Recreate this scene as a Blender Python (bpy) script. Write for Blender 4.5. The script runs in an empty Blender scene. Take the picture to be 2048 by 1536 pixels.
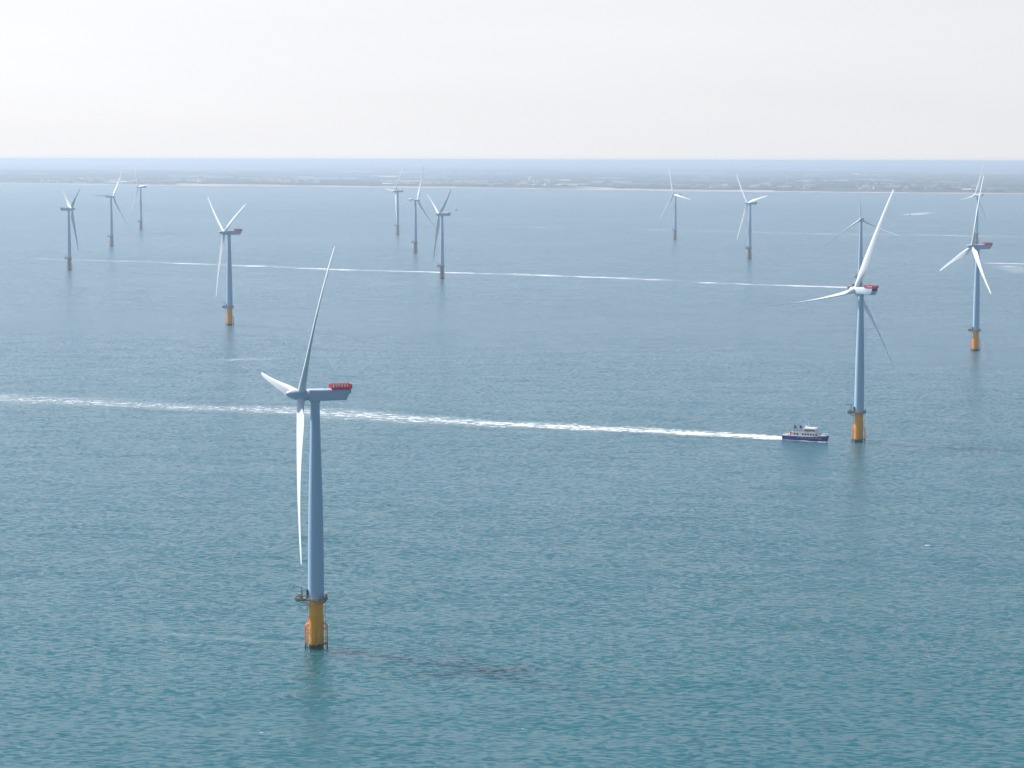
import bpy, bmesh, math, random
from mathutils import Vector, Matrix
R_ = math.radians
random.seed(7)
scene = bpy.context.scene

# ------------------------------------------------------------------ camera
FPX, YH, CAMH, ROLL, RE = 4650.0, 319.5, 136.0, 0.0025, 4.0e8     # RE: very gentle curvature of the sea
pitch = math.atan((768 - YH) / FPX)
fwd = Vector((0, math.cos(pitch), -math.sin(pitch)))
_r0 = Vector((1, 0, 0)); _u0 = Vector((0, math.sin(pitch), math.cos(pitch)))
rgt = _r0 * math.cos(ROLL) + _u0 * math.sin(ROLL)
upv = -_r0 * math.sin(ROLL) + _u0 * math.cos(ROLL)
cd = bpy.data.cameras.new('camera'); cam = bpy.data.objects.new('camera', cd)
scene.collection.objects.link(cam)
M = Matrix((rgt, upv, -fwd)).transposed().to_4x4(); M.translation = Vector((0, 0, CAMH))
cam.matrix_world = M
cd.sensor_width = 36.0; cd.lens = FPX / 2048 * 36.0
cd.clip_start = 1.0; cd.clip_end = 300000.0
scene.camera = cam

# ------------------------------------------------------------------ light
SUN_EL, SUN_AZ = 51.0, -61.0           # azimuth from +Y towards +X
SKY_STRENGTH, SUN_STRENGTH, EXPOSURE = 0.08, 5.0, 0.72
w = bpy.data.worlds.new('World'); scene.world = w; w.use_nodes = True
nt = w.node_tree; nt.nodes.clear()
N = nt.nodes.new; L = nt.links.new
tc = N('ShaderNodeTexCoord'); sep = N('ShaderNodeSeparateXYZ'); L(tc.outputs['Generated'], sep.inputs[0])
# the earth drops away below the horizontal: keep the sky bright down to the true horizon
mx = N('ShaderNodeMath'); mx.operation = 'MAXIMUM'; mx.inputs[1].default_value = 0.012; L(sep.outputs['Z'], mx.inputs[0])
cmb = N('ShaderNodeCombineXYZ'); L(sep.outputs['X'], cmb.inputs['X']); L(sep.outputs['Y'], cmb.inputs['Y']); L(mx.outputs[0], cmb.inputs['Z'])
sky = N('ShaderNodeTexSky'); sky.sky_type = 'NISHITA'; sky.sun_disc = False
sky.sun_elevation = R_(SUN_EL); sky.sun_rotation = R_(SUN_AZ)
sky.air_density = 1.0; sky.dust_density = 1.0; sky.ozone_density = 2.5; sky.altitude = 100
L(cmb.outputs[0], sky.inputs['Vector'])
# thin white high haze lying low over the horizon
hz = N('ShaderNodeMapRange'); hz.interpolation_type = 'SMOOTHSTEP'; hz.inputs['From Min'].default_value = 0.05; hz.inputs['From Max'].default_value = 0.17
hz.inputs['To Min'].default_value = 0.92; hz.inputs['To Max'].default_value = 0.0; L(mx.outputs[0], hz.inputs['Value'])
mixc = N('ShaderNodeMix'); mixc.data_type = 'RGBA'; L(hz.outputs[0], mixc.inputs['Factor'])
L(sky.outputs[0], mixc.inputs['A']); mixc.inputs['B'].default_value = (7.1, 7.12, 7.4, 1)
cn = N('ShaderNodeTexNoise'); cn.inputs['Scale'].default_value = 2.2; cn.inputs['Detail'].default_value = 3
cm = N('ShaderNodeMapping'); cm.inputs['Scale'].default_value = (1, 1, 9); L(tc.outputs['Generated'], cm.inputs[0]); L(cm.outputs[0], cn.inputs['Vector'])
cr = N('ShaderNodeMapRange'); cr.inputs['To Min'].default_value = 0.90; cr.inputs['To Max'].default_value = 1.10; L(cn.outputs['Fac'], cr.inputs['Value'])
dt = N('ShaderNodeVectorMath'); dt.operation = 'DOT_PRODUCT'; L(tc.outputs['Generated'], dt.inputs[0])
dt.inputs[1].default_value = (math.sin(R_(SUN_AZ)), math.cos(R_(SUN_AZ)), 0)      # haze glows towards the sun
gl = N('ShaderNodeMapRange'); gl.inputs['From Min'].default_value = -.2; gl.inputs['From Max'].default_value = .9
gl.inputs['To Min'].default_value = .78; gl.inputs['To Max'].default_value = 1.13; L(dt.outputs['Value'], gl.inputs['Value'])
gm = N('ShaderNodeMath'); gm.operation = 'MULTIPLY'; L(cr.outputs[0], gm.inputs[0]); L(gl.outputs[0], gm.inputs[1])
vm = N('ShaderNodeVectorMath'); vm.operation = 'SCALE'; L(mixc.outputs['Result'], vm.inputs[0]); L(gm.outputs[0], vm.inputs['Scale'])
bg = N('ShaderNodeBackground'); bg.inputs['Strength'].default_value = SKY_STRENGTH; L(vm.outputs[0], bg.inputs['Color'])
wo = N('ShaderNodeOutputWorld'); L(bg.outputs[0], wo.inputs['Surface'])
sl = bpy.data.lights.new('sun', 'SUN'); so = bpy.data.objects.new('sun', sl); scene.collection.objects.link(so)
sl.energy = SUN_STRENGTH; sl.angle = R_(0.6); sl.color = (1.0, 0.95, 0.87)
sdir = Vector((math.sin(R_(SUN_AZ)) * math.cos(R_(SUN_EL)), math.cos(R_(SUN_AZ)) * math.cos(R_(SUN_EL)), math.sin(R_(SUN_EL))))
so.rotation_euler = sdir.to_track_quat('Z', 'Y').to_euler(); so.location = (0, 0, 400)
vs = scene.view_settings; vs.view_transform = 'Standard'; vs.look = 'None'; vs.exposure = EXPOSURE; vs.gamma = 1; vs.use_curve_mapping = False
scene.cycles.use_denoising = True
scene.cycles.volume_bounces = 0; scene.cycles.max_bounces = 6; scene.cycles.transparent_max_bounces = 16
scene.cycles.sample_clamp_indirect = 8

# ------------------------------------------------------------------ helpers
C = scene.collection
def gz(x, y): return -(x * x + y * y) / (2 * RE)
def ground(px, py):
    """where the ray of a photo pixel meets the curved sea"""
    d = fwd + rgt * ((px - 1024) / FPX) - upv * ((py - 768) / FPX)
    a = (d.x ** 2 + d.y ** 2) / (2 * RE)
    t = (-d.z - math.sqrt(max(d.z * d.z - 4 * a * CAMH, 0))) / (2 * a)
    return Vector((0, 0, CAMH)) + d * t
def tag(o, label=None, cat=None, group=None, kind=None):
    if label: o['label'] = label
    if cat: o['category'] = cat
    if group: o['group'] = group
    if kind: o['kind'] = kind
    return o
def link(name, me, parent=None, mat=None):
    o = bpy.data.objects.new(name, me); C.objects.link(o)
    if parent is not None: o.parent = parent
    return o
def mesh(bm, mats, smooth=True, name='mesh'):
    bmesh.ops.recalc_face_normals(bm, faces=bm.faces)
    me = bpy.data.meshes.new(name); bm.to_mesh(me); bm.free()
    for m in (mats if isinstance(mats, (list, tuple)) else [mats]): me.materials.append(m)
    if smooth:
        for p in me.polygons: p.use_smooth = True
        me.set_sharp_from_angle(angle=R_(40))
    return me
def box(bm, x0, x1, y0, y1, z0, z1, mi=0):
    vs_ = [bm.verts.new((x, y, z)) for x in (x0, x1) for y in (y0, y1) for z in (z0, z1)]
    fs = [(0, 1, 3, 2), (4, 6, 7, 5), (0, 4, 5, 1), (2, 3, 7, 6), (0, 2, 6, 4), (1, 5, 7, 3)]
    for f in fs:
        g = bm.faces.new([vs_[i] for i in f]); g.material_index = mi
    return vs_
def tube(bm, p0, p1, r0, r1=None, n=8, cap=True, mi=0):
    p0, p1 = Vector(p0), Vector(p1); r1 = r0 if r1 is None else r1
    q = (p1 - p0).to_track_quat('Z', 'Y')
    a, b = [], []
    for i in range(n):
        t = 2 * math.pi * i / n; v = Vector((math.cos(t), math.sin(t), 0))
        a.append(bm.verts.new(p0 + q @ (v * r0))); b.append(bm.verts.new(p1 + q @ (v * r1)))
    for i in range(n):
        f = bm.faces.new((a[i], a[(i + 1) % n], b[(i + 1) % n], b[i])); f.material_index = mi
    if cap:
        bm.faces.new(a[::-1]).material_index = mi; bm.faces.new(b).material_index = mi
def rings(bm, rr, closed=True, caps=True, mi=0):
    """rr: list of rings, each a list of points"""
    vv = [[bm.verts.new(p) for p in r] for r in rr]
    n = len(vv[0])
    for a, b in zip(vv, vv[1:]):
        for i in range(n if closed else n - 1):
            bm.faces.new((a[i], a[(i + 1) % n], b[(i + 1) % n], b[i])).material_index = mi
    if caps:
        bm.faces.new(vv[0][::-1]).material_index = mi; bm.faces.new(vv[-1]).material_index = mi
    return vv
def lathe(bm, prof, n=48, axis='Z', mi=0, caps=True):
    rr = []
    for h, r in prof:
        ring = []
        for i in range(n):
            t = 2 * math.pi * i / n; c, s = r * math.cos(t), r * math.sin(t)
            ring.append((c, s, h) if axis == 'Z' else (c, h, s))
        rr.append(ring)
    rings(bm, rr, caps=caps, mi=mi)

class NT:
    def __init__(s, name):
        s.m = bpy.data.materials.new(name); s.m.use_nodes = True
        s.t = s.m.node_tree; s.t.nodes.clear(); s.out = s.n('ShaderNodeOutputMaterial')
    def n(s, typ, ins=None, **kw):
        x = s.t.nodes.new(typ)
        for k, v in kw.items(): setattr(x, k, v)
        for k, v in (ins or {}).items():
            if isinstance(v, bpy.types.NodeSocket): s.t.links.new(v, x.inputs[k])
            else: x.inputs[k].default_value = v
        return x
    def l(s, a, b): s.t.links.new(a, b)
    def math(s, op, a, b=0.0, clamp=False):
        x = s.n('ShaderNodeMath', {0: a, 1: b}, operation=op); x.use_clamp = clamp; return x.outputs[0]
    def noise(s, scale, detail=2, rough=.5, vec=None, mapscale=None, loc=(0, 0, 0)):
        v = vec
        if v is None:
            v = s.n('ShaderNodeTexCoord').outputs['Object']
        if mapscale is not None:
            v = s.n('ShaderNodeMapping', {0: v, 'Scale': mapscale, 'Location': loc}).outputs[0]
        return s.n('ShaderNodeTexNoise', {'Vector': v, 'Scale': scale, 'Detail': detail, 'Roughness': rough})
    def mix(s, f, a, b):
        x = s.n('ShaderNodeMix', data_type='RGBA')
        for k, v in (('Factor', f), ('A', a), ('B', b)):
            if isinstance(v, bpy.types.NodeSocket): s.l(v, x.inputs[k])
            elif k == 'Factor': x.inputs[0].default_value = v
            else: x.inputs[k].default_value = v if len(v) == 4 else (*v, 1)
        return x.outputs['Result']
    def rng(s, v, a, b, c=0., d=1.):
        return s.n('ShaderNodeMapRange', {'Value': v, 'From Min': a, 'From Max': b, 'To Min': c, 'To Max': d}).outputs[0]
def paint(name, col, rough=.45, dirt=.12, dcol=None, metal=0., scale=.35, spec=.4):
    """painted steel: streaky weathering running down the object"""
    k = NT(name)
    n1 = k.noise(scale, 4, .6, mapscale=(1.6, 1.6, .25)); n2 = k.noise(scale * 6, 3, .6)
    f = k.math('MULTIPLY', k.rng(n1.outputs['Fac'], .42, .72), dirt * 2.2)
    f = k.math('ADD', f, k.math('MULTIPLY', k.rng(n2.outputs['Fac'], .5, .8), dirt * .6), True)
    dc = dcol or tuple(c * .45 for c in col)
    c = k.mix(f, col, dc)
    b = k.n('ShaderNodeBsdfPrincipled', {'Base Color': c, 'Roughness': k.rng(n2.outputs['Fac'], .3, .7, rough - .08, rough + .12), 'Metallic': metal, 'Specular IOR Level': spec})
    k.l(b.outputs[0], k.out.inputs['Surface']); return k.m

m_tower = paint('tower_paint', (.37, .52, .67), .42, .10, (.40, .40, .38))
m_blade = paint('blade_gelcoat', (.66, .69, .73), .35, .06, (.5, .5, .48), scale=.12)
m_nac = paint('nacelle_paint', (.42, .51, .64), .4, .12, (.40, .40, .38))
m_steel = paint('galvanised_steel', (.34, .33, .31), .5, .3, (.20, .15, .12), .3)
m_grate = paint('platform_grating', (.22, .21, .20), .7, .3, (.12, .09, .07))
m_dark = paint('dark_panel', (.02, .022, .03), .5, .1)
m_red = paint('red_railing', (.50, .004, .02), .45, .1)
m_navy = paint('navy_hull', (.0, .020, .28), .5, .02, spec=.1)
m_white = paint('white_topside', (.74, .74, .73), .3, .06, (.55, .52, .48))
m_cream = paint('pale_deck', (.50, .47, .44), .6, .15)
m_glass = paint('cabin_glass', (.02, .035, .05), .12, .02, spec=.6)
m_wood = paint('hull_grey', (.28, .30, .32), .45, .1)
m_orange = paint('orange_red_cabin', (.62, .05, .05), .4, .08)

# transition pieces: algae and wet dark band in the tidal zone, rust runs
def tp_material(name, base, rust):
    k = NT(name)
    geo = k.n('ShaderNodeTexCoord').outputs['Object']; sz = k.n('ShaderNodeSeparateXYZ', {0: geo}).outputs['Z']
    nz = k.noise(.9, 4, .6); ns = k.noise(1.0, 4, .65, mapscale=(1.5, 1.5, .12))
    edge = k.math('ADD', sz, k.math('MULTIPLY', k.math('SUBTRACT', nz.outputs['Fac'], .5), 1.6))
    alg = k.rng(edge, 1.75, 1.45, 0, 1)
    stain = k.math('MULTIPLY', k.rng(ns.outputs['Fac'], .5, .72), .55)
    low = k.math('MULTIPLY', k.rng(edge, 4.6, 1.6, 0, 1), .35)
    c1 = k.mix(stain, base, rust); c1 = k.mix(low, c1, (.30, .20, .02)); c1 = k.mix(alg, c1, (.012, .012, .008))
    b = k.n('ShaderNodeBsdfPrincipled', {'Base Color': c1, 'Specular IOR Level': .25, 'Roughness': k.rng(alg, 0, 1, .5, .3)})
    k.l(b.outputs[0], k.out.inputs['Surface']); return k.m
m_yellow = tp_material('transition_yellow', (1.0, .37, .0), (.55, .16, .01))
m_brown = tp_material('transition_weathered', (.26, .17, .11), (.14, .08, .05))

# sea: turbid green-blue water; slopes of many wave sizes given straight to the normal
k = NT('sea_water')
P = k.n('ShaderNodeTexCoord').outputs['Object']
def slope(scale, amp, det, ms=(1, 1, 1), loc=(0, 0, 0)):
    n = k.noise(scale, det, .6, vec=P, mapscale=ms, loc=loc)
    v = k.n('ShaderNodeVectorMath', {0: n.outputs['Color'], 1: (.5, .5, .5)}, operation='SUBTRACT').outputs[0]
    return k.n('ShaderNodeVectorMath', {0: v, 1: (amp, amp, 0)}, operation='MULTIPLY').outputs[0]
s1 = slope(.05, .34, 2, (.5, 1.5, 1)); s2 = slope(.22, .28, 2, (.8, 1.15, 1), (31, 7, 0)); s3 = slope(.85, 2.2, 3, (.5, 1.3, 1), (3, 77, 5))
sm = k.n('ShaderNodeVectorMath', {0: s1, 1: s2}, operation='ADD').outputs[0]
sm = k.n('ShaderNodeVectorMath', {0: sm, 1: s3}, operation='ADD').outputs[0]
gust = k.noise(.0022, 4, .6, vec=P, mapscale=(.45, 1, 1)); gs = k.rng(gust.outputs['Fac'], .32, .68, .55, 1.25)
sm = k.n('ShaderNodeVectorMath', {0: sm, 'Scale': gs}, operation='SCALE').outputs[0]
nn = k.n('ShaderNodeVectorMath', {0: sm, 1: (0, 0, 1)}, operation='ADD').outputs[0]
nn = k.n('ShaderNodeVectorMath', {0: nn}, operation='NORMALIZE').outputs[0]
px = k.n('ShaderNodeSeparateXYZ', {0: P})
silt = k.noise(.0009, 4, .55, vec=P, mapscale=(.5, 1.0, 1))
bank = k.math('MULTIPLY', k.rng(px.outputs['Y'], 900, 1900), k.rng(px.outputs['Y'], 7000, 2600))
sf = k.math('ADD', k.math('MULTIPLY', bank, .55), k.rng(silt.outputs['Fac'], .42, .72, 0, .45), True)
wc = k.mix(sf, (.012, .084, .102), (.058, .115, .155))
# scattered tiny whitecaps
cap = k.noise(.16, 5, .62, vec=P, mapscale=(.8, 1.6, 1), loc=(5, 9, 2)); capf = k.rng(cap.outputs['Fac'], .735, .785)
wc = k.mix(capf, wc, (.62, .66, .66))
b = k.n('ShaderNodeBsdfPrincipled', {'Base Color': wc, 'Roughness': k.rng(capf, 0, 1, .22, .6), 'IOR': 1.333, 'Normal': nn, 'Subsurface Weight': 1.0, 'Subsurface Scale': 22.0, 'Subsurface Radius': (.5, 1., 1.)})
b.subsurface_method = 'BURLEY'
k.l(b.outputs[0], k.out.inputs['Surface']); m_sea = k.m

def foam_mat(name, lo, hi, gap=0., gscale=.004, streak=(.05, .22, 1), strength=1.0, veil=.2):
    """broken foam on a ribbon: UV x = metres along, y = -1..1 across"""
    k = NT(name)
    uv = k.n('ShaderNodeUVMap').outputs[0]; s = k.n('ShaderNodeSeparateXYZ', {0: uv})
    P = k.n('ShaderNodeTexCoord').outputs['Object']
    n1 = k.noise(1.0, 5, .68, vec=P, mapscale=streak); n2 = k.noise(.35, 4, .6, vec=P, mapscale=(1, 1.3, 1), loc=(9, 4, 0))
    f = k.math('ADD', k.math('MULTIPLY', n1.outputs['Fac'], .62), k.math('MULTIPLY', n2.outputs['Fac'], .38))
    ed = k.math('SUBTRACT', 1.0, k.math('POWER', k.math('ABSOLUTE', s.outputs['Y']), 1.6))
    att = k.n('ShaderNodeAttribute', attribute_name='dens'); dens = att.outputs['Fac']
    thr = k.math('MULTIPLY', ed, dens)
    # threshold falls where the foam is dense
    f = k.rng(f, .34, .66); a = k.math('ADD', f, k.math('MULTIPLY', k.math('SUBTRACT', thr, .75), .62))
    if gap > 0:
        g = k.noise(gscale, 3, .6, vec=P, mapscale=(1, .3, 1), loc=(2, 8, 0))
        a = k.math('SUBTRACT', a, k.math('MULTIPLY', k.rng(g.outputs['Fac'], .58, .42), gap))
    al = k.math('MULTIPLY', k.rng(a, lo, hi), k.rng(ed, 0, .25))
    al = k.math('MAXIMUM', al, k.math('MULTIPLY', k.math('MULTIPLY', ed, dens), veil))
    al = k.math('MULTIPLY', al, strength)
    d = k.n('ShaderNodeBsdfPrincipled', {'Base Color': (.74, .80, .83, 1), 'Roughness': .6})
    t = k.n('ShaderNodeBsdfTransparent')
    mm = k.n('ShaderNodeMixShader', {0: al, 1: t.outputs[0], 2: d.outputs[0]})
    k.l(mm.outputs[0], k.out.inputs['Surface']); return k.m
m_foam = foam_mat('wake_foam', .40, .78, streak=(.11, .25, 1))
m_foam_far = foam_mat('far_wake_foam', .30, .78, gap=.22, gscale=.02, streak=(.02, .05, 1), strength=.9, veil=.2)
m_foam_thin = foam_mat('thin_foam', .45, .8, gap=.35, gscale=.01, streak=(.03, .08, 1), strength=.7)

# land
k = NT('farmland')
P = k.n('ShaderNodeTexCoord').outputs['Object']
dist = k.noise(.0012, 2, .5, vec=P)
Pv = k.n('ShaderNodeVectorMath', {0: P, 1: k.n('ShaderNodeVectorMath', {0: dist.outputs['Color'], 'Scale': 260.0}, operation='SCALE').outputs[0]}, operation='ADD').outputs[0]
Pm = k.n('ShaderNodeMapping', {0: Pv, 'Scale': (1, .55, 1), 'Rotation': (0, 0, .3)}).outputs[0]
vo = k.n('ShaderNodeTexVoronoi', {'Vector': Pm, 'Scale': .0028}, feature='F1')
rp = k.n('ShaderNodeValToRGB'); sc_ = k.n('ShaderNodeSeparateColor', {0: vo.outputs['Color']}); k.l(sc_.outputs[0], rp.inputs[0])
e = rp.color_ramp.elements; e[0].position = 0; e[0].color = (.025, .042, .036, 1); e[1].position = 1; e[1].color = (.50, .49, .46, 1)
for p_, c_ in ((.3, (.04, .065, .05, 1)), (.52, (.08, .11, .07, 1)), (.72, (.17, .19, .13, 1)), (.88, (.33, .33, .31, 1))):
    q = e.new(p_); q.color = c_
rp.color_ramp.interpolation = 'CONSTANT'
wd = k.noise(.0007, 5, .6, vec=P, mapscale=(1, .5, 1)); woods = k.rng(wd.outputs['Fac'], .50, .58)
fine = k.noise(.02, 3, .6, vec=P)
col = k.mix(woods, rp.outputs['Color'], (.008, .020, .026)); col = k.mix(k.rng(fine.outputs['Fac'], .3, .7, 0, .3), col, (.05, .07, .055))
b = k.n('ShaderNodeBsdfPrincipled', {'Base Color': col, 'Roughness': .9, 'Specular IOR Level': .1})
k.l(b.outputs[0], k.out.inputs['Surface']); m_land = k.m
k = NT('beach_sand')
n1 = k.noise(.004, 5, .65); c_ = k.mix(k.rng(n1.outputs['Fac'], .35, .7), (.40, .31, .27), (.17, .15, .13))
b = k.n('ShaderNodeBsdfPrincipled', {'Base Color': c_, 'Roughness': .9}); k.l(b.outputs[0], k.out.inputs['Surface']); m_beach = k.m
k = NT('woodland_leaves')
n1 = k.noise(.01, 4, .6); c_ = k.mix(k.rng(n1.outputs['Fac'], .3, .7), (.010, .024, .022), (.035, .055, .04))
b = k.n('ShaderNodeBsdfPrincipled', {'Base Color': c_, 'Roughness': .9, 'Specular IOR Level': .1}); k.l(b.outputs[0], k.out.inputs['Surface']); m_wood_l = k.m
m_wall = [paint('render_white', (.85, .83, .80), .7, .08), paint('brick_pink', (.42, .24, .18), .8, .1), paint('render_cream', (.62, .55, .44), .7, .1)]
m_roof = [paint('slate_roof', (.16, .16, .18), .6, .1), paint('tile_roof', (.36, .16, .11), .7, .1)]
m_field = paint('stubble_field', (.55, .46, .32), .9, .2, scale=.01)

# ------------------------------------------------------------------ sea, land
bm = bmesh.new(); NA = 144
rad = [25 * 1.12 ** i for i in range(0, 69)]; rad = [r for r in rad if r < 52000] + [60000, 75000, 92000, 115000]
rr = [[(r * math.cos(2 * math.pi * i / NA), r * math.sin(2 * math.pi * i / NA), gz(r, 0)) for i in range(NA)] for r in rad]
vv = rings(bm, rr, caps=False); c0 = bm.verts.new((0, 0, 0))
for i in range(NA): bm.faces.new((vv[0][i], vv[0][(i + 1) % NA], c0))
sea = link('sea', mesh(bm, m_sea)); tag(sea, kind='structure')

shore_px = [(-60, 366.5), (0, 367), (250, 370.5), (500, 373), (760, 375), (1000, 377), (1250, 381), (1500, 384), (1750, 386), (2048, 388), (2110, 388.5)]
sh = [ground(*p) for p in shore_px]; sh = [(math.atan2(p.x, p.y), math.hypot(p.x, p.y)) for p in sh]
def shore(a):
    if a <= sh[0][0]: return sh[0][1] + (sh[0][0] - a) * 4000 + 25 * math.sin(a * 90)
    if a >= sh[-1][0]: return sh[-1][1] - (a - sh[-1][0]) * 1500 + 25 * math.sin(a * 90)
    for (a0, r0), (a1, r1) in zip(sh, sh[1:]):
        if a <= a1:
            t = (a - a0) / (a1 - a0); return r0 + (r1 - r0) * t + 30 * math.sin(a * 60) + 14 * math.sin(a * 211)
def rise(d, a, r):
    """height of the land d metres inland"""
    x, y = r * math.sin(a), r * math.cos(a)
    h = -1.0 + 4.5 * min(1, d / 70.0)
    if d > 70: h += (6.5 + 3.5 * math.sin(a * 47 + 1)) * min(1, (d - 70) / 50.0)
    if d > 120:
        g = min(1, (d - 120) / 6000.0)
        h += g * (9 * math.sin(x * .00071 + 1.3) * math.sin(y * .00031 + x * .0002) + 6 * math.sin(x * .0017 + y * .0004) + 9)
        g2 = min(1, max(0, d - 14000) / 26000.0)
        h += g2 * (52 + 12 * math.sin(x * .00043 + 2) + 6 * math.sin(x * .0011 + y * .0003))
    return h
ds = [0, 25, 50, 70, 85, 100, 120, 220, 400, 700, 1100, 1600, 2300, 3100, 4000, 5000, 6200, 7500, 9000, 11000, 13000, 15500, 18500, 22000, 26000, 30000, 35000, 41000, 48000, 58000, 70000, 82000]
AA = [R_(-42) + R_(84) * i / 420 for i in range(421)]
bm = bmesh.new(); grid = []
for d in ds:
    row = []
    for a in AA:
        r = shore(a) + d; row.append(bm.verts.new((r * math.sin(a), r * math.cos(a), gz(r, 0) + rise(d, a, r))))
    grid.append(row)
for j in range(len(ds) - 1):
    for i in range(len(AA) - 1):
        f = bm.faces.new((grid[j][i], grid[j][i + 1], grid[j + 1][i + 1], grid[j + 1][i])); f.material_index = 1 if ds[j + 1] <= 70 or (ds[j + 1] <= 100 and math.sin(i * .11) + math.sin(i * .037 + 1) > .5) else 0
land = link('land', mesh(bm, [m_land, m_beach])); tag(land, kind='structure')

def land_point(a, d):
    r = shore(a) + d; return Vector((r * math.sin(a), r * math.cos(a), gz(r, 0) + rise(d, a, r)))

# woods and hedgerows along the coast: one mass of uneven crowns
bm = bmesh.new()
def crown(p, rx, ry, h):
    n = 7; base, mid, top = [], [], []
    o = random.random() * 6
    for i in range(n):
        t = o + 2 * math.pi * i / n; j = random.uniform(.75, 1.2)
        base.append(p + Vector((rx * .8 * math.cos(t), ry * .8 * math.sin(t), -2)))
        mid.append(p + Vector((rx * j * math.cos(t), ry * j * math.sin(t), h * random.uniform(.4, .6))))
        top.append(p + Vector((rx * .5 * j * math.cos(t), ry * .5 * j * math.sin(t), h * random.uniform(.8, 1.05))))
    rings(bm, [base, mid, top])
def wood_density(x, y):
    return math.sin(x * .0021 + 2 * math.sin(y * .0009)) + math.sin(y * .0034 + x * .0011 + 1) + .7 * math.sin(x * .0063 + y * .002)
cnt = 0
while cnt < 9000:
    a = random.uniform(R_(-15), R_(15)); d = 140 + 15000 * random.random() ** 2.2
    if cnt % 3 == 0: d = 5000 + 30000 * random.random() ** 1.5
    p = land_point(a, d); wdn = wood_density(p.x, p.y)
    if random.random() > (.02 if wdn < .2 else .75): continue
    s = 1 + d / 9000
    crown(p, random.uniform(14, 38) * s, random.uniform(12, 30) * s, random.uniform(5, 11)); cnt += 1
wood = link('woodland', mesh(bm, m_wood_l, smooth=False)); tag(wood, 'dark hazy woods and hedgerows covering the low land behind the beach', 'woodland', kind='stuff')

# ------------------------------------------------------------------ far buildings
def house_mesh(w, d, h, rh, wi, ri):
    bm = bmesh.new(); box(bm, -w / 2, w / 2, -d / 2, d / 2, -2, h, 0)
    o = .4
    pts = [(-w / 2 - o, -d / 2 - o, h - .2), (w / 2 + o, -d / 2 - o, h - .2), (w / 2 + o, d / 2 + o, h - .2), (-w / 2 - o, d / 2 + o, h - .2), (-w / 2 - o, 0, h + rh), (w / 2 + o, 0, h + rh)]
    v = [bm.verts.new(p) for p in pts]
    for f in ((0, 1, 5, 4), (2, 3, 4, 5), (0, 4, 3), (1, 2, 5), (0, 3, 2, 1)): bm.faces.new([v[i] for i in f]).material_index = 1
    for i in range(int(w // 3)):                      # window recesses, dark
        x = -w / 2 + 1.5 + i * 3
        box(bm, x - .5, x + .5, -d / 2 - .05, -d / 2 + .05, 1.2, 2.4, 2)
        if h > 5: box(bm, x - .5, x + .5, -d / 2 - .05, -d / 2 + .05, 4.0, 5.2, 2)
    return mesh(bm, [m_wall[wi], m_roof[ri], m_dark], smooth=False)
HM = [house_mesh(12, 9, 5.5, 3, 0, 0), house_mesh(18, 10, 6, 3.2, 0, 1), house_mesh(26, 11, 8, 3, 2, 0), house_mesh(14, 9, 5.5, 3, 1, 1), house_mesh(34, 12, 9, 2.5, 0, 0)]
def azpx(px): return math.atan((px - 1024) / FPX)
towns = [(500, 640, 46), (770, 1000, 60), (180, 300, 16), (320, 420, 20), (1040, 1110, 16), (1420, 1620, 34), (1700, 1960, 34), (60, 180, 10), (1120, 1400, 10)]
HL = ['tiny pale house in the hazy seaside town beyond the beach', 'small white house with tiled roof in the hazy seaside town', 'small cream block in the hazy seaside town', 'tiny brick house in the hazy seaside town', 'small white terrace in the hazy seaside town']
HN = ['house', 'house', 'apartment_block', 'house', 'terrace']
protoH = []
for x0, x1, n in towns:
    for _ in range(n):
        i = random.choices(range(5), (4, 4, 3, 3, 2))[0]
        a = azpx(random.uniform(x0, x1)); d = 150 + 1700 * random.random() ** 1.8
        o = link(HN[i], HM[i]); p = land_point(a, d); o.location = p + Vector((0, 0, 1.0))
        o.rotation_euler.z = -a + random.uniform(-.5, .5)
        s = random.uniform(.9, 1.5); o.scale = (s, s, random.uniform(.9, 1.4))
        tag(o, HL[i], 'house' if i in (0, 1, 3) else 'building', ['pale houses of the hazy seaside town', 'white tiled houses of the hazy seaside town', 'cream blocks of the hazy seaside town', 'brick houses of the hazy seaside town', 'white terraces of the hazy seaside town'][i])
def px_on_land(px, py):
    """walk inland until the land projects to this photo row"""
    a = azpx(px); d = 130
    while d < 30000:
        p = land_point(a, d); v = p - Vector((0, 0, CAMH)); y = 768 - FPX * (v @ upv) / (v @ fwd)
        if y <= py: break
        d *= 1.02; d += 5
    return a, d, p
def long_building(px, py, w, h, d, label, name='long_building'):
    a, dd, p = px_on_land(px, py)
    bm = bmesh.new(); box(bm, -w / 2, w / 2, -d / 2, d / 2, -2, h, 0)
    rings(bm, [[(-w / 2 - .5, -d / 2 - .5, h), (w / 2 + .5, -d / 2 - .5, h), (w / 2 + .5, d / 2 + .5, h), (-w / 2 - .5, d / 2 + .5, h)], [(-w / 2 + 2, -1, h + 2.5), (w / 2 - 2, -1, h + 2.5), (w / 2 - 2, 1, h + 2.5), (-w / 2 + 2, 1, h + 2.5)]], mi=0)
    for i in range(int(w // 6)):
        x = -w / 2 + 3 + i * 6; box(bm, x - 1, x + 1, -d / 2 - .06, -d / 2 + .06, h * .35, h * .6, 1)
    o = link(name, mesh(bm, [m_wall[0], m_dark], smooth=False)); o.location = p + Vector((0, 0, .5)); o.rotation_euler.z = -a
    tag(o, label, 'building')
long_building(773, 371.5, 46, 9, 16, 'long low white building on the beach edge behind the turbine group')
long_building(1930, 382.5, 42, 8, 14, 'long low white building behind the beach at far right')
long_building(1709, 352, 60, 14, 25, 'white warehouse far inland above the red topped turbine')
long_building(165, 360.5, 26, 10, 14, 'white block near the beach behind the left turbines')
long_building(250, 368.5, 30, 8, 14, 'low white seafront building between the two left turbines')
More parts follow.
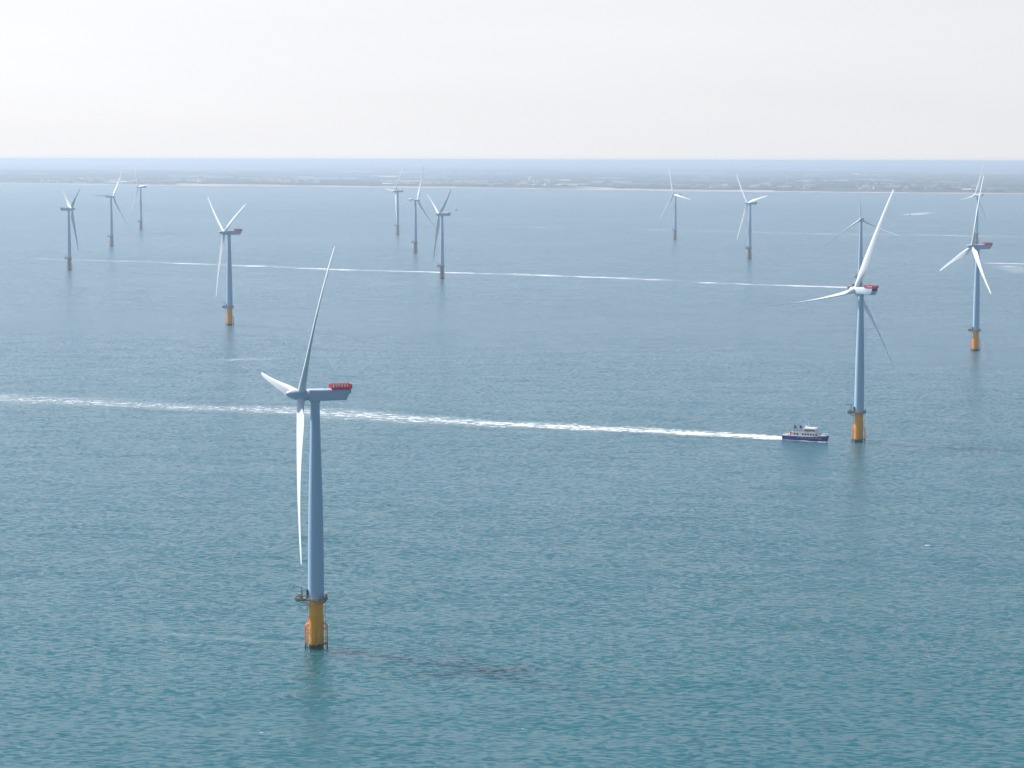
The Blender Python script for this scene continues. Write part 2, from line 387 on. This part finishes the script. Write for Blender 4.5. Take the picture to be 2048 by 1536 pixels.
long_building(399, 368, 24, 9, 14, 'bright white seafront block left of the tall centre group')
# round white storage tank inland
a, dd, p = px_on_land(1059.5, 362)
bm = bmesh.new(); lathe(bm, [(-2, 9), (18, 9), (22, 7.5), (25, 4), (26, .5)], 24)
o = link('storage_tank', mesh(bm, m_wall[0])); o.location = p; tag(o, 'round white domed tank among fields behind the beach', 'storage tank')
# pale stubble fields seen as thin bright lines
for (x0, x1, y0, y1, nm) in ((690, 800, 354.5, 352.3, 'long'), (1065, 1140, 361.8, 360.0, 'short'), (1742, 1800, 375.0, 373.6, 'right')):
    bm = bmesh.new(); n = 24; A, B = [], []
    for i in range(n + 1):
        x = x0 + (x1 - x0) * i / n; j = .25 * math.sin(i * 1.7)
        A.append(px_on_land(x, y0 + j)[2] + Vector((0, 0, 2.5))); B.append(px_on_land(x, y1 + j * .5)[2] + Vector((0, 0, 2.5)))
    rings(bm, [A, B], closed=False, caps=False)
    o = link('stubble_field', mesh(bm, m_field)); tag(o, kind='structure')

# ------------------------------------------------------------------ wakes
def ribbon(name, pts, mat, label, cat='wake', zoff=.08, step=6, wide=1.0):
    """pts: (photo x, centre row, half width in rows, foam density)"""
    dense = []
    for (a, b) in zip(pts, pts[1:]):
        n = max(2, int(abs(b[0] - a[0]) / step))
        for i in range(n):
            t = i / n; dense.append([a[q] + (b[q] - a[q]) * t for q in range(4)])
    dense.append(list(pts[-1]))
    bm = bmesh.new(); uvl = bm.loops.layers.uv.new('UVMap'); dl = bm.verts.layers.float.new('dens'); rows = []; s = 0; prev = None; K = 6
    for i, (x, y, hw, dn) in enumerate(dense):
        c = ground(x, y); 
        if prev is not None: s += (c - prev).length
        prev = c.copy(); D = math.hypot(c.x, c.y); hm = wide * hw * D * D / (FPX * CAMH)
        c2 = ground(*(dense[min(i + 1, len(dense) - 1)][:2])); c1 = ground(*(dense[max(i - 1, 0)][:2]))
        t = (c2 - c1); t.z = 0; t.normalize(); nrm = Vector((-t.y, t.x, 0))
        jl = 1 + .18 * math.sin(s * .031) + .1 * math.sin(s * .11); jr = 1 + .18 * math.sin(s * .027 + 2) + .1 * math.sin(s * .13 + 1)
        row = []
        for q in range(K + 1):
            v = -1 + 2 * q / K; p = c + nrm * (v * hm * (jl if v < 0 else jr)); p.z = gz(p.x, p.y) + zoff
            row.append((bm.verts.new(p), s, v, dn))
        rows.append(row)
    for r in rows:
        for v in r: v[0][dl] = v[3]
    for a, b in zip(rows, rows[1:]):
        for q in range(K):
            quad = (a[q], a[q + 1], b[q + 1], b[q]); f = bm.faces.new([z[0] for z in quad])
            for lp, z in zip(f.loops, quad): lp[uvl].uv = (z[1], z[2])
    o = link(name, mesh(bm, mat)); tag(o, label, cat, kind='stuff'); return o
ribbon('boat_wake', [(1570, 876.2, 3.4, 1.5), (1540, 874.8, 4, 1.3), (1500, 872.5, 4.6, 1.15), (1430, 869, 5.3, 1.05), (1300, 862.5, 6.3, .97), (1200, 857.5, 7.5, .95), (1100, 852.5, 8, .95), (1000, 847.5, 8, .85), (900, 842, 8, .8), (800, 836, 8.5, .78), (700, 829.5, 9, .75), (600, 823, 8.5, .7), (500, 819, 8, .66), (400, 816, 8, .66), (300, 811.5, 8, .62), (200, 806, 8, .6), (100, 801, 8, .6), (0, 796.5, 8, .55), (-120, 790, 8, .5)], m_foam, 'long white foaming wake trailing behind the blue passenger boat', wide=1.2)
ribbon('boat_wake', [(1702, 575.2, 2.6, 1.6), (1640, 573.3, 2.6, 1.4), (1560, 571, 2.6, 1.2), (1420, 566, 2.2, .9), (1400, 565, 1.6, .35), (1345, 561.5, 1.6, .3), (1325, 560.5, 2.4, .9), (1300, 559, 2.6, 1.0), (1200, 555, 2.6, 1.1), (1100, 551.5, 2.8, 1.1), (1000, 548, 2.8, 1.0), (880, 545, 2.6, 1.0), (700, 540, 2.4, 1.0), (600, 536, 2.4, .95), (500, 532, 2.4, .9), (400, 528.5, 2.4, .85), (300, 524.5, 2.2, .8), (200, 521.3, 2.0, .75), (130, 519, 1.8, .6), (70, 517.3, 1.6, .45)], m_foam_far, 'thin broken white wake crossing the far water behind the red boat', wide=.66)
ribbon('boat_wake', [(1820, 430.2, .4, 1.2), (1832, 428.6, .8, 1.1), (1845, 426, .5, .9), (1860, 424.4, .3, .6), (1880, 423.2, .2, .3)], m_foam_far, 'short bright diagonal wake near the far shore on the right')
ribbon('bow_wave', [(1566, 879.5, 1.0, .9), (1600, 881.6, .8, .7), (1630, 883.6, .9, .8), (1650, 884.4, .7, 1.0), (1659, 884.4, .4, .9)], m_foam, 'thin white foam along the waterline of the blue passenger boat', 'foam')
ribbon('foam_line', [(1290, 459, 1.2, .8), (1400, 461.5, 1.2, .8), (1650, 468, 1.5, .9), (1850, 470, 1.5, .9), (2070, 475, 1.5, .8)], m_foam_thin, 'faint broken foam line across the right of the far water', 'foam')
ribbon('boat_wake', [(1972, 526, 1.2, .9), (2010, 527, 1.3, 1.3), (2080, 528, 1.3, 1.3)], m_foam_thin, 'thin straight white wake cut by the right edge', 'wake')
ribbon('foam_line', [(2010, 531, 1.2, .9), (2030, 538, 1.8, 1.0), (2045, 546, 2, .9)], m_foam_thin, 'small curl of foam under the thin wake at right edge', 'foam')
ribbon('foam_line', [(980, 453, 1., .8), (1110, 455, 1., .9), (1180, 456, 1., .6)], m_foam_thin, 'very faint foam streak in the middle of the far water', 'foam')
ribbon('foam_line', [(300, 1268, 4, .3), (420, 1273, 4, .5), (500, 1281, 5, .6), (560, 1284, 4, .4), (625, 1290, 5, .6)], m_foam_thin, 'loose foam streak running from the nearest yellow foundation', 'foam')
ribbon('foam_line', [(445, 721, 2, .8), (500, 718, 2, 1.0), (560, 718, 2, .7)], m_foam_thin, 'short faint foam streak left of the nearest rotor', 'foam')

# ------------------------------------------------------------------ turbine parts
def blade_mesh(beta0, flap, pre):
    """root at origin, radial +Z, leading edge -X, upwind +Y"""
    st = [(1.0, 2.3, 1.0), (2.2, 2.3, 1.0), (3.6, 2.42, .92), (5.5, 2.95, .68), (8, 3.75, .46), (10.5, 4.15, .36), (13, 4.05, .31), (17, 3.6, .28), (22, 3.05, .25), (28, 2.5, .23), (34, 2.0, .21), (40, 1.6, .19), (46, 1.45, .18), (50, 1.2, .17), (52.3, .95, .16), (53.2, .6, .16), (53.5, .15, .2)]
    bm = bmesh.new(); rr = []; n = 24
    # refine
    fine = []
    for (a, b) in zip(st, st[1:]):
        m_ = 2 if b[0] - a[0] > 2 else 1
        for i in range(m_): t = i / m_; fine.append(tuple(a[q] + (b[q] - a[q]) * t for q in range(3)))
    fine.append(st[-1])
    for r, c, th in fine:
        tw = R_(beta0 + 14 * max(0, 1 - r / 45.0) ** 1.4)
        blend = min(1, max(0, (1 - th) / .55))      # circle -> airfoil
        ax = .085 * r * flap[0] - flap[1] * r * r; q_ = r / 53.5; pb = pre * (q_ * q_ - q_)
        off = Vector((math.sin(tw) * pb, ax + math.cos(tw) * pb, 0))
        ring = []
        for i in range(n):
            t = 2 * math.pi * i / n; xc = .5 * (1 + math.cos(t))       # 1 trailing .. 0 leading
            sgn = 1 if math.sin(t) >= 0 else -1
            air = 5 * th * (.2969 * math.sqrt(xc) - .126 * xc - .3516 * xc ** 2 + .2843 * xc ** 3 - .1036 * xc ** 4) * sgn * c
            cir = .5 * th * c * math.sin(t)
            y = air * blend + cir * (1 - blend)
            y += blend * .03 * c * math.sin(math.pi * xc) * -1
            xx = (xc - (.5 + (.30 - .5) * blend)) * c              # + towards trailing
            # chord rotates: leading (-x) towards +Y (upwind)
            ring.append((xx * math.cos(tw) + y * math.sin(tw) + off.x, -xx * math.sin(tw) + y * math.cos(tw) + off.y, r))
        rr.append(ring)
    rings(bm, rr)
    return mesh(bm, m_blade)
BL_RUN = blade_mesh(4, (1, .00120), 0)
BL_FEATHER = blade_mesh(73, (.55, 0.0), 4.5)

bm = bmesh.new(); lathe(bm, [(-2.0, 1.35), (-1.9, 1.55), (-.9, 1.62), (1.2, 1.62), (2.2, 1.5), (3.2, 1.22), (4.1, .8), (4.6, .42), (4.75, .05)], 40, 'Y')
for q in range(3):
    t = q * 2 * math.pi / 3; v = Vector((math.sin(t), 0, math.cos(t)))
    tube(bm, v * .9, v * 1.85, 1.28, 1.22, 24)
HUB = mesh(bm, m_nac)
# nacelle: Y forward (upwind), rear lower edge cut back
bm = bmesh.new()
def nac_ring(y, hw, z0, z1, ch=.35):
    return [(-hw + ch * .5, y, z0), (hw - ch * .5, y, z0), (hw, y, z0 + ch * .6), (hw, y, z1 - ch), (hw - ch, y, z1), (-hw + ch, y, z1), (-hw, y, z1 - ch), (-hw, y, z0 + ch * .6)]
rings(bm, [nac_ring(2.3, 1.55, -1.5, 1.45), nac_ring(1.9, 1.85, -1.8, 1.62), nac_ring(-9.2, 1.9, -1.8, 1.55), nac_ring(-9.75, 1.88, -.7, 1.53), nac_ring(-10.4, 1.85, .4, 1.5)])
# panel seam lines and side louvres, standing just proud
for y in (-1.2, -4.4, -7.4):
    box(bm, -1.93, 1.93, y - .04, y + .04, -1.5, 1.2)
NAC = mesh(bm, m_nac)
bm = bmesh.new(); lathe(bm, [(-2.55, 1.42), (-2.2, 1.5), (-1.75, 1.5)], 32)
YAWB = mesh(bm, m_nac)
bm = bmesh.new(); box(bm, -1.72, 1.72, -10.62, -9.98, .3, 1.42)
for i in range(6): box(bm, -1.6, 1.6, -10.68, -10.6, .42 + i * .16, .48 + i * .16)
COOL = mesh(bm, m_dark, smooth=False)
bm = bmesh.new()          # red hoist platform on the roof
X, Y0, Y1, Z0, Z1 = 1.95, -10.9, -4.7, 1.72, 2.85
box(bm, -X, X, Y0, Y1, Z0 - .12, Z0)
for i in range(8):
    y = Y0 + .15 + (Y1 - Y0 - .3) * i / 7
    for s in (-1, 1): box(bm, s * X - .09, s * X + .09, y - .15, y + .15, Z0, Z1)
for i in range(5):
    x = -X + .3 + (2 * X - .6) * i / 4
    for y in (Y0 + .05, Y1 - .05): box(bm, x - .17, x + .17, y - .07, y + .07, Z0, Z1 - .02)
for s in (-1, 1):
    for z, t in ((Z1, .1), (Z0 + .22, .12)): box(bm, s * X - .11, s * X + .11, Y0, Y1, z - t, z + t)
for y in (Y0, Y1):
    for z, t in ((Z1, .1), (Z0 + .22, .12)): box(bm, -X + .12, X - .12, y - .09, y + .09, z - t * .97, z + t * .97)
box(bm, -1.3, 1.3, Y0 + .6, Y1 - .6, Z0 + .002, Z1 - .22, 1)
HOIST = mesh(bm, [m_red, m_white], smooth=False)
bm = bmesh.new()          # plain low cooler hood of the far machines
rings(bm, [nac_ring(-9.8, 1.5, 1.5, 2.2, .2), nac_ring(-6.2, 1.5, 1.6, 2.25, .2), nac_ring(-5.6, 1.4, 1.6, 1.75, .1)])
HOOD = mesh(bm, m_nac)
bm = bmesh.new()          # wind mast and lamp on the roof
tube(bm, (-.8, -3.0, 1.55), (-.8, -3.0, 2.9), .05); tube(bm, (-1.2, -3.0, 2.8), (-.4, -3.0, 2.8), .04); tube(bm, (.9, -3.2, 1.55), (.9, -3.2, 2.0), .14)
VANE = mesh(bm, m_steel)

ZP = 15.4
prof = [(ZP + .1, 2.52), (ZP + .4, 2.52), (ZP + .41, 2.42), (24, 2.40), (34, 2.30), (45, 2.12), (54, 1.86), (61, 1.66), (68, 1.46), (75.2, 1.36)]
bm = bmesh.new(); lathe(bm, prof, 64)
for z, r in ((34.5, 2.30), (54.5, 1.85)): lathe(bm, [(z, r + .02), (z + .18, r + .035), (z + .36, r + .02)], 64)
TOWER = mesh(bm, m_tower)
bm = bmesh.new(); lathe(bm, [(-6, 2.25), (1.0, 2.25), (9.5, 2.2), (9.9, 2.28), (10.1, 2.28), (10.3, 2.14), (ZP - .3, 2.12), (ZP - .29, 2.3), (ZP - .05, 2.3)], 64)
TP = mesh(bm, m_yellow); TPB = TP.copy(); TPB.materials[0] = m_brown
def landing(side):
    bm = bmesh.new(); s = side
    for yy in (-.9, .9):
        tube(bm, (s * 3.25, yy, -3), (s * 3.25, yy, 7.3), .14, n=10); tube(bm, (s * 3.25, yy, 7.2), (s * 2.0, yy * .7, 7.9), .14)
        for z in (1.6, 6.1): tube(bm, (s * 3.25, yy, z), (s * 2.0, yy * .8, z), .13)
    for z in (2.4, 4.2, 6.4): tube(bm, (s * 3.25, -.9, z), (s * 3.25, .9, z), .09)
    for yy in (-.28, .28): tube(bm, (s * 2.75, yy, -1), (s * 2.75, yy, ZP - .3), .05)
    z = 0
    while z < ZP - .5: tube(bm, (s * 2.75, -.28, z), (s * 2.75, .28, z), .025, n=5); z += .4
    return mesh(bm, m_yellow)
LAND_L, LAND_R = landing(-1), landing(1)
LBB, RBB = LAND_L.copy(), LAND_R.copy(); LBB.materials[0] = m_brown; RBB.materials[0] = m_brown
def outline(r, ext, hwid, grow=0):
    """round platform with a rectangular lay-down area to -X"""
    pts = []; a0 = math.asin(hwid / r)
    n = 28
    for i in range(n + 1):
        t = math.pi + a0 + (2 * math.pi - 2 * a0) * i / n
        pts.append((r * math.cos(t), r * math.sin(t)))
    pts += [(-ext, hwid), (-ext, -hwid)]
    return pts
OUT = outline(3.55, 6.3, 2.1)
bm = bmesh.new()
rings(bm, [[(x, y, ZP - .28) for x, y in OUT], [(x, y, ZP) for x, y in OUT]])
for y in (-1.5, 0, 1.5): box(bm, -5.9, -2.0, y - .12, y + .12, ZP - .6, ZP - .282)
for t in (-1.5, -1, -.5, 0, .5, 1, 1.5): tube(bm, (2.1 * math.cos(t), 2.1 * math.sin(t), ZP - 1.6), (3.4 * math.cos(t), 3.4 * math.sin(t), ZP - .35), .09)
for y in (-1.5, 1.5): tube(bm, (-1.8, y * .8, ZP - 2.2), (-5.6, y, ZP - .62), .11)
PLAT = mesh(bm, m_grate)
bm = bmesh.new()
m_ = len(OUT)
for i in range(m_):
    p, q = Vector((*OUT[i], 0)), Vector((*OUT[(i + 1) % m_], 0)); L_ = (q - p).length; nseg = max(1, int(L_ / .9))
    for j in range(nseg):
        c = p + (q - p) * j / nseg; tube(bm, (c.x * .98, c.y * .98, ZP), (c.x * .98, c.y * .98, ZP + 1.15), .035, n=5)
    for z in (.4, .78, 1.15): tube(bm, (p.x * .98, p.y * .98, ZP + z), (q.x * .98, q.y * .98, ZP + z), .035, n=5)
    if i % 2 == 0 or i > 26:
        v = [bm.verts.new((a.x * .98, a.y * .98, ZP + z)) for a, z in ((p, .02), (q, .02), (q, .3), (p, .3))]; bm.faces.new(v)
RAIL = mesh(bm, m_steel)
bm = bmesh.new(); tube(bm, (-4.2, -1.3, ZP), (-4.2, -1.3, ZP + 3.6), .16, .13); tube(bm, (-4.2, -1.3, ZP + 3.5), (-6.6, -1.9, ZP + 4.1), .11, .07); tube(bm, (-6.6, -1.9, ZP + 4.1), (-6.75, -1.95, ZP + 3.3), .09, .12); box(bm, -4.5, -3.9, -1.6, -1.0, ZP + .02, ZP + .9)
CRANE = mesh(bm, m_dark)
bm = bmesh.new(); box(bm, -2.85, -2.15, -1.1, .3, ZP + .02, ZP + 2.5); box(bm, -2.95, -2.1, -1.15, .35, ZP + 2.5, ZP + 2.62)
DOOR = mesh(bm, m_dark, smooth=False)
bm = bmesh.new(); box(bm, -5.4, -4.7, .5, 1.3, ZP + .02, ZP + 1.2); box(bm, 2.75, 3.25, -.8, .1, ZP + .02, ZP + 1.3)
CAB = mesh(bm, m_steel, smooth=False)

GRP = 'offshore wind turbines standing in the sea'
def turbine(base, s, yaw, ph, label, feather=False, red=True, rotor=1.0):
    root = bpy.data.objects.new('wind_turbine', None); C.objects.link(root)
    P = ground(*base); root.location = P; root.scale = (s, s, s); tag(root, label, 'wind turbine', GRP)
    t = link('transition_piece', TP if red else TPB, root); link('boat_landing', LAND_L if red else LBB, t); link('boat_landing', LAND_R if red else RBB, t)
    p = link('platform', PLAT, root); link('railing', RAIL, p); link('davit_crane', CRANE, p); link('equipment_cabinet', CAB, p)
    tw = link('tower', TOWER, root); link('entrance_door', DOOR, tw)
    y = R_(yaw); z77 = Vector((0, 0, 77))
    na = link('nacelle', NAC, root); na.location = z77; na.rotation_euler.z = -y
    link('yaw_bearing', YAWB, na); link('cooler', COOL, na); link('wind_vane', VANE, na)
    if red: link('hoist_platform', HOIST, na)
    else: link('cooler_hood', HOOD, na)
    n0 = Vector((math.sin(y), math.cos(y), 0)); Z = Vector((0, 0, 1)); T = R_(6)
    n = n0 * math.cos(T) + Z * math.sin(T); v = Z * math.cos(T) - n0 * math.sin(T); r = (-n0).cross(Z)
    hubp = z77 + n0 * 4.2
    def mat(rad, tan):
        m = Matrix((-tan, n, rad)).transposed().to_4x4(); m.translation = hubp; return m
    for k_ in range(3):
        t_ = R_(ph) + k_ * 2 * math.pi / 3
        rad_ = v * math.cos(t_) + r * math.sin(t_); tan = -v * math.sin(t_) + r * math.cos(t_)
        if k_ == 0:
            h = link('hub', HUB, root); h.matrix_local = mat(rad_, tan)
        bl = link('blade', BL_FEATHER if feather else BL_RUN, root); bl.matrix_local = mat(rad_, tan) @ Matrix.Scale(rotor, 4)
    return root
turbine((633, 1297), .926, 252, 32, 'nearest and largest wind turbine with red roof platform on yellow base')
turbine((1717, 884), .956, 328, 97, 'wind turbine whose yellow base stands right beside the blue passenger boat', feather=True, rotor=1.03)
turbine((459.7, 651), .989, 243, 63, 'red topped wind turbine standing alone between the nearest one and the left edge')
turbine((1951, 702), .973, 256, 8, 'red topped wind turbine with yellow base nearest the right edge')
turbine((1953, 487), 1.038, 321, 101, 'distant wind turbine hidden behind the rightmost red topped one', feather=True, red=False)
turbine((139, 540.5), .969, 65, 60, 'leftmost distant wind turbine, the only one whose nacelle points left', feather=True, red=False)
turbine((223.5, 492.6), 1.007, 123, 31, 'middle of the three distant wind turbines at far left, rotor facing out', feather=True, red=False)
turbine((282.2, 459.7), 1.07, 240, 86, 'smallest and farthest wind turbine of the three at far left', red=False)
turbine((795.5, 469), 1.018, 247, 35, 'leftmost and farthest wind turbine of the central group of three', red=False)
turbine((831, 505.6), 1.005, 125, 21, 'middle wind turbine of the central group of three, rotor open wide', feather=True, red=False)
turbine((884.2, 557.8), .958, 250, 56, 'nearest wind turbine of the central group of three, foot on the broken wake', feather=True, red=False)
turbine((1350.2, 478.5), .992, 238, 98, 'small distant wind turbine right of centre with one bright blade drooping right', red=False)
turbine((1498.9, 518.4), 1.0, 245, 78, 'distant wind turbine right of centre with one bright blade reaching up right', red=False)
turbine((1720, 582), .97, 196, -8, 'distant wind turbine facing us right behind the boat side turbine', feather=True, red=False, rotor=.85)

# ------------------------------------------------------------------ passenger boat
def hull_rings(L, W, dk, keel=-.9, bowrise=.9, nst=14):
    rr = []
    for i in range(nst):
        t = i / (nst - 1); x = -L / 2 + L * t
        wf = 1 - max(0, (t - .62) / .38) ** 2.2; wf = max(wf, .02) * (.92 + .08 * min(1, t / .2))
        top = dk + bowrise * max(0, (t - .45) / .55) ** 2
        flare = .86 - .38 * max(0, (t - .6) / .4)
        xr = 0 if t < .85 else -(t - .85) / .15 * 1.6      # raked stem
        rr.append([(x + xr, 0, keel), (x + xr * .8, W / 2 * wf * flare * .8, keel + .45), (x + xr * .35, W / 2 * wf * flare, .2), (x, W / 2 * wf, top), (x, 0, top + .03), (x, -W / 2 * wf, top), (x + xr * .35, -W / 2 * wf * flare, .2), (x + xr * .8, -W / 2 * wf * flare * .8, keel + .45)])
    return rr
def cabin(bm, x0, x1, hw, z0, z1, fr=1.0, br=.4, taper=.12, mi=0):
    rings(bm, [[(x0, -hw, z0), (x1, -hw, z0), (x1, hw, z0), (x0, hw, z0)], [(x0 + br, -hw + taper, z1), (x1 - fr, -hw + taper, z1), (x1 - fr, hw - taper, z1), (x0 + br, hw - taper, z1)]], mi=mi)
def boat_root(name, p, heading, label, cat):
    o = bpy.data.objects.new(name, None); C.objects.link(o); o.location = p; o.rotation_euler.z = heading; return tag(o, label, cat)
ps, pb = ground(1571, 877.5), ground(1655, 882.6); mid = (ps + pb) / 2; hd = math.atan2(pb.y - ps.y, pb.x - ps.x); LB = (pb - ps).length
B = boat_root('passenger_boat', mid, hd, 'dark blue and white passenger boat with wheelhouse heading right past the turbine', 'boat')
B.scale = (1, 1, .92)
LB = LB + 1.5
bm = bmesh.new(); rings(bm, hull_rings(LB, 7.0, 2.05, bowrise=.8)); hull = link('hull', mesh(bm, m_navy), B)
bm = bmesh.new()                                            # pale rubbing strake dashes along the side
for i in range(7):
    x = -LB * .16 + i * 1.9
    for s in (-1, 1): box(bm, x, x + 1.2, s * 3.46 - .06, s * 3.46 + .06, 1.42, 1.58)
link('strake', mesh(bm, m_wall[2], smooth=False), hull)
bm = bmesh.new()
rr = [[(x, y * .97, z + dz) for (x, y, z), dz in ((r[3], .04), (r[3], .32), (r[5], .32), (r[5], .04))] for r in hull_rings(LB, 7.0, 2.05, bowrise=.8)][:-1]
rings(bm, rr); link('deck', mesh(bm, m_cream, smooth=False), B)
bm = bmesh.new(); cabin(bm, -LB * .30, LB * .30, 2.75, 2.3, 4.3, 1.6, .3); mc = link('main_cabin', mesh(bm, m_white, smooth=False), B)
for i in range(9):
    if i in (2,): continue
    bm = bmesh.new(); x = -LB * .24 + i * 1.38
    for s in (-1, 1): box(bm, x, x + .95, s * 2.72 - .05, s * 2.72 + .05, 2.9, 3.75)
    link('window', mesh(bm, m_glass, smooth=False), mc)
bm = bmesh.new(); cabin(bm, -LB * .30, LB * .10, 2.6, 4.3, 4.45, .1, .1); 
ring_pts = [(-LB * .29, -2.5), (LB * .09, -2.5), (LB * .09, 2.5), (-LB * .29, 2.5)]
for i in range(4):
    p0, p1 = Vector((*ring_pts[i], 4.45)), Vector((*ring_pts[(i + 1) % 4], 4.45)); n = max(2, int((p1 - p0).length / .9))
    for j in range(n): c = p0 + (p1 - p0) * j / n; tube(bm, c, c + Vector((0, 0, 1.0)), .035, n=5)
    for z in (.5, 1.0): tube(bm, p0 + Vector((0, 0, z)), p1 + Vector((0, 0, z)), .035, n=5)
link('upper_deck', mesh(bm, m_cream, smooth=False), B)
bm = bmesh.new()                                            # rows of benches on the open top deck
for i in range(6):
    x = -LB * .25 + i * 1.35
    for s in (-1, 1): box(bm, x, x + .45, s * 1.35 - .9, s * 1.35 + .9, 4.46, 4.9); box(bm, x, x + .1, s * 1.35 - .9, s * 1.35 + .9, 4.9, 5.3)
link('bench_rows', mesh(bm, m_wood, smooth=False), B)
bm = bmesh.new(); cabin(bm, -.6, 5.6, 2.0, 4.3, 6.3, .9, .3); wh = link('wheelhouse', mesh(bm, m_white, smooth=False), B)
bm = bmesh.new(); cabin(bm, -.42, 5.28, 2.03, 5.05, 5.85, .55, .12, .1); link('window_band', mesh(bm, m_glass, smooth=False), wh)
bm = bmesh.new(); cabin(bm, -.7, 5.3, 2.25, 6.32, 6.75, .5, .2, .15); link('roof', mesh(bm, m_white, smooth=False), wh)
bm = bmesh.new(); tube(bm, (1.2, 0, 6.7), (.9, 0, 10.2), .14, .06); tube(bm, (.95, -1.1, 9.0), (.95, 1.1, 9.0), .05); tube(bm, (1.6, -.7, 7.6), (1.6, .7, 7.6), .12); tube(bm, (1.2, 0, 7.5), (1.6, 0, 7.6), .08); lathe(bm, [(7.0, .1), (7.1, .45), (7.5, .5), (7.8, .2)], 12)
link('mast', mesh(bm, m_white), wh)
for x, nm in ((-LB * .28, 4.4), (-LB * .155, 4.5)):
    bm = bmesh.new(); tube(bm, (x, 1.2, nm), (x - .5, 1.2, nm + 3.6), .05)
    fp = link('flagpole', mesh(bm, m_dark), B)
    bm = bmesh.new(); rr = []
    for i in range(9):
        u = i / 8; xx = x - .42 + u * 1.25; zz = nm + 2.7 - u * .75; yy = 1.2 + .22 * math.sin(u * 7)
        rr.append([(xx, yy, zz + .5), (xx, yy + .05, zz + .5), (xx, yy + .05, zz - .95 + .25 * u), (xx, yy, zz - .95 + .25 * u)])
    rings(bm, rr); link('flag', mesh(bm, m_navy), fp)
bm = bmesh.new()                                            # bow rails, stern rails, liferaft canisters
for s in (-1, 1):
    for i in range(8):
        x = LB * .30 + i * LB * .022; y = s * 3.2 * (1 - max(0, (x / LB + .5 - .62) / .38) ** 2.2); tube(bm, (x, y, 2.6), (x, y, 3.7), .04, n=5)
    tube(bm, (LB * .30, s * 3.1, 3.65), (LB * .454, s * 1.1, 3.95), .05, n=5)
    for i in range(5):
        x = -LB * .47 + i * 1.0; tube(bm, (x, s * 2.95, 2.3), (x, s * 2.95, 3.3), .04, n=5)
    tube(bm, (-LB * .47, s * 2.95, 3.3), (-LB * .31, s * 2.95, 3.3), .05, n=5)
tube(bm, (-LB * .47, -2.95, 3.3), (-LB * .47, 2.95, 3.3), .05, n=5)
link('guard_rail', mesh(bm, m_white), B)
for y in (-1.6, 1.6):
    bm = bmesh.new(); tube(bm, (-LB * .40, y, 2.75), (-LB * .345, y, 2.75), .38, n=12); link('liferaft_canister', mesh(bm, m_white), B)
bm = bmesh.new(); box(bm, LB * .31, LB * .37, -.8, .8, 2.5, 3.1); tube(bm, (LB * .40, 0, 2.6), (LB * .40, 0, 3.2), .2); link('foredeck_hatch', mesh(bm, m_white, smooth=False), B)
bm = bmesh.new(); cabin(bm, -LB * .335, -LB * .30, 2.4, 2.3, 4.2, .0, .05); link('aft_bulkhead', mesh(bm, m_orange, smooth=False), B)

def small_boat(px, py, L, heading, label, hull_m, cab_m, name, W=None, zz=0):
    p = ground(px, py); o = boat_root(name, p, heading, label, 'boat'); W = W or L * .3
    bm = bmesh.new(); rings(bm, hull_rings(L, W, L * .09 + .3, -.6, .5)); link('hull', mesh(bm, hull_m), o)
    bm = bmesh.new(); cabin(bm, -L * .18, L * .22, W * .36, L * .09 + .3, L * .09 + .3 + L * .17, L * .06, L * .02); c = link('cabin', mesh(bm, cab_m, smooth=False), o)
    bm = bmesh.new(); z0 = L * .09 + .3 + L * .085; cabin(bm, -L * .165, L * .20, W * .365, z0, z0 + L * .045, L * .02, .05, .05); link('window_band', mesh(bm, m_glass, smooth=False), c)
    bm = bmesh.new(); zt = L * .09 + .3 + L * .17; tube(bm, (0, 0, zt), (-.2, 0, zt + L * .14), .1, .05); link('mast', mesh(bm, m_white), o)
    return o
small_boat(1708.5, 575.5, 15, -.12, 'small red work boat half hidden behind the rotor at the head of the broken wake', m_orange, m_orange, 'work_boat', 5)
small_boat(912, 420.5, 13, .3, 'tiny white boat on open water right of the central turbine group', m_white, m_white, 'motor_boat')
small_boat(1820, 430.8, 9, math.pi + .2, 'tiny white speedboat at the tip of the short diagonal wake', m_white, m_white, 'speedboat')

# ------------------------------------------------------------------ haze
bm = bmesh.new(); box(bm, -120000, 120000, -120000, 120000, -75, 139)
k = NT('haze_air'); pv = k.n('ShaderNodeVolumePrincipled', {'Color': (.68, .82, .98, 1), 'Density': 9.0e-5, 'Anisotropy': .3})
k.l(pv.outputs[0], k.out.inputs['Volume'])
hz_o = link('haze', mesh(bm, k.m, smooth=False)); tag(hz_o, kind='stuff')
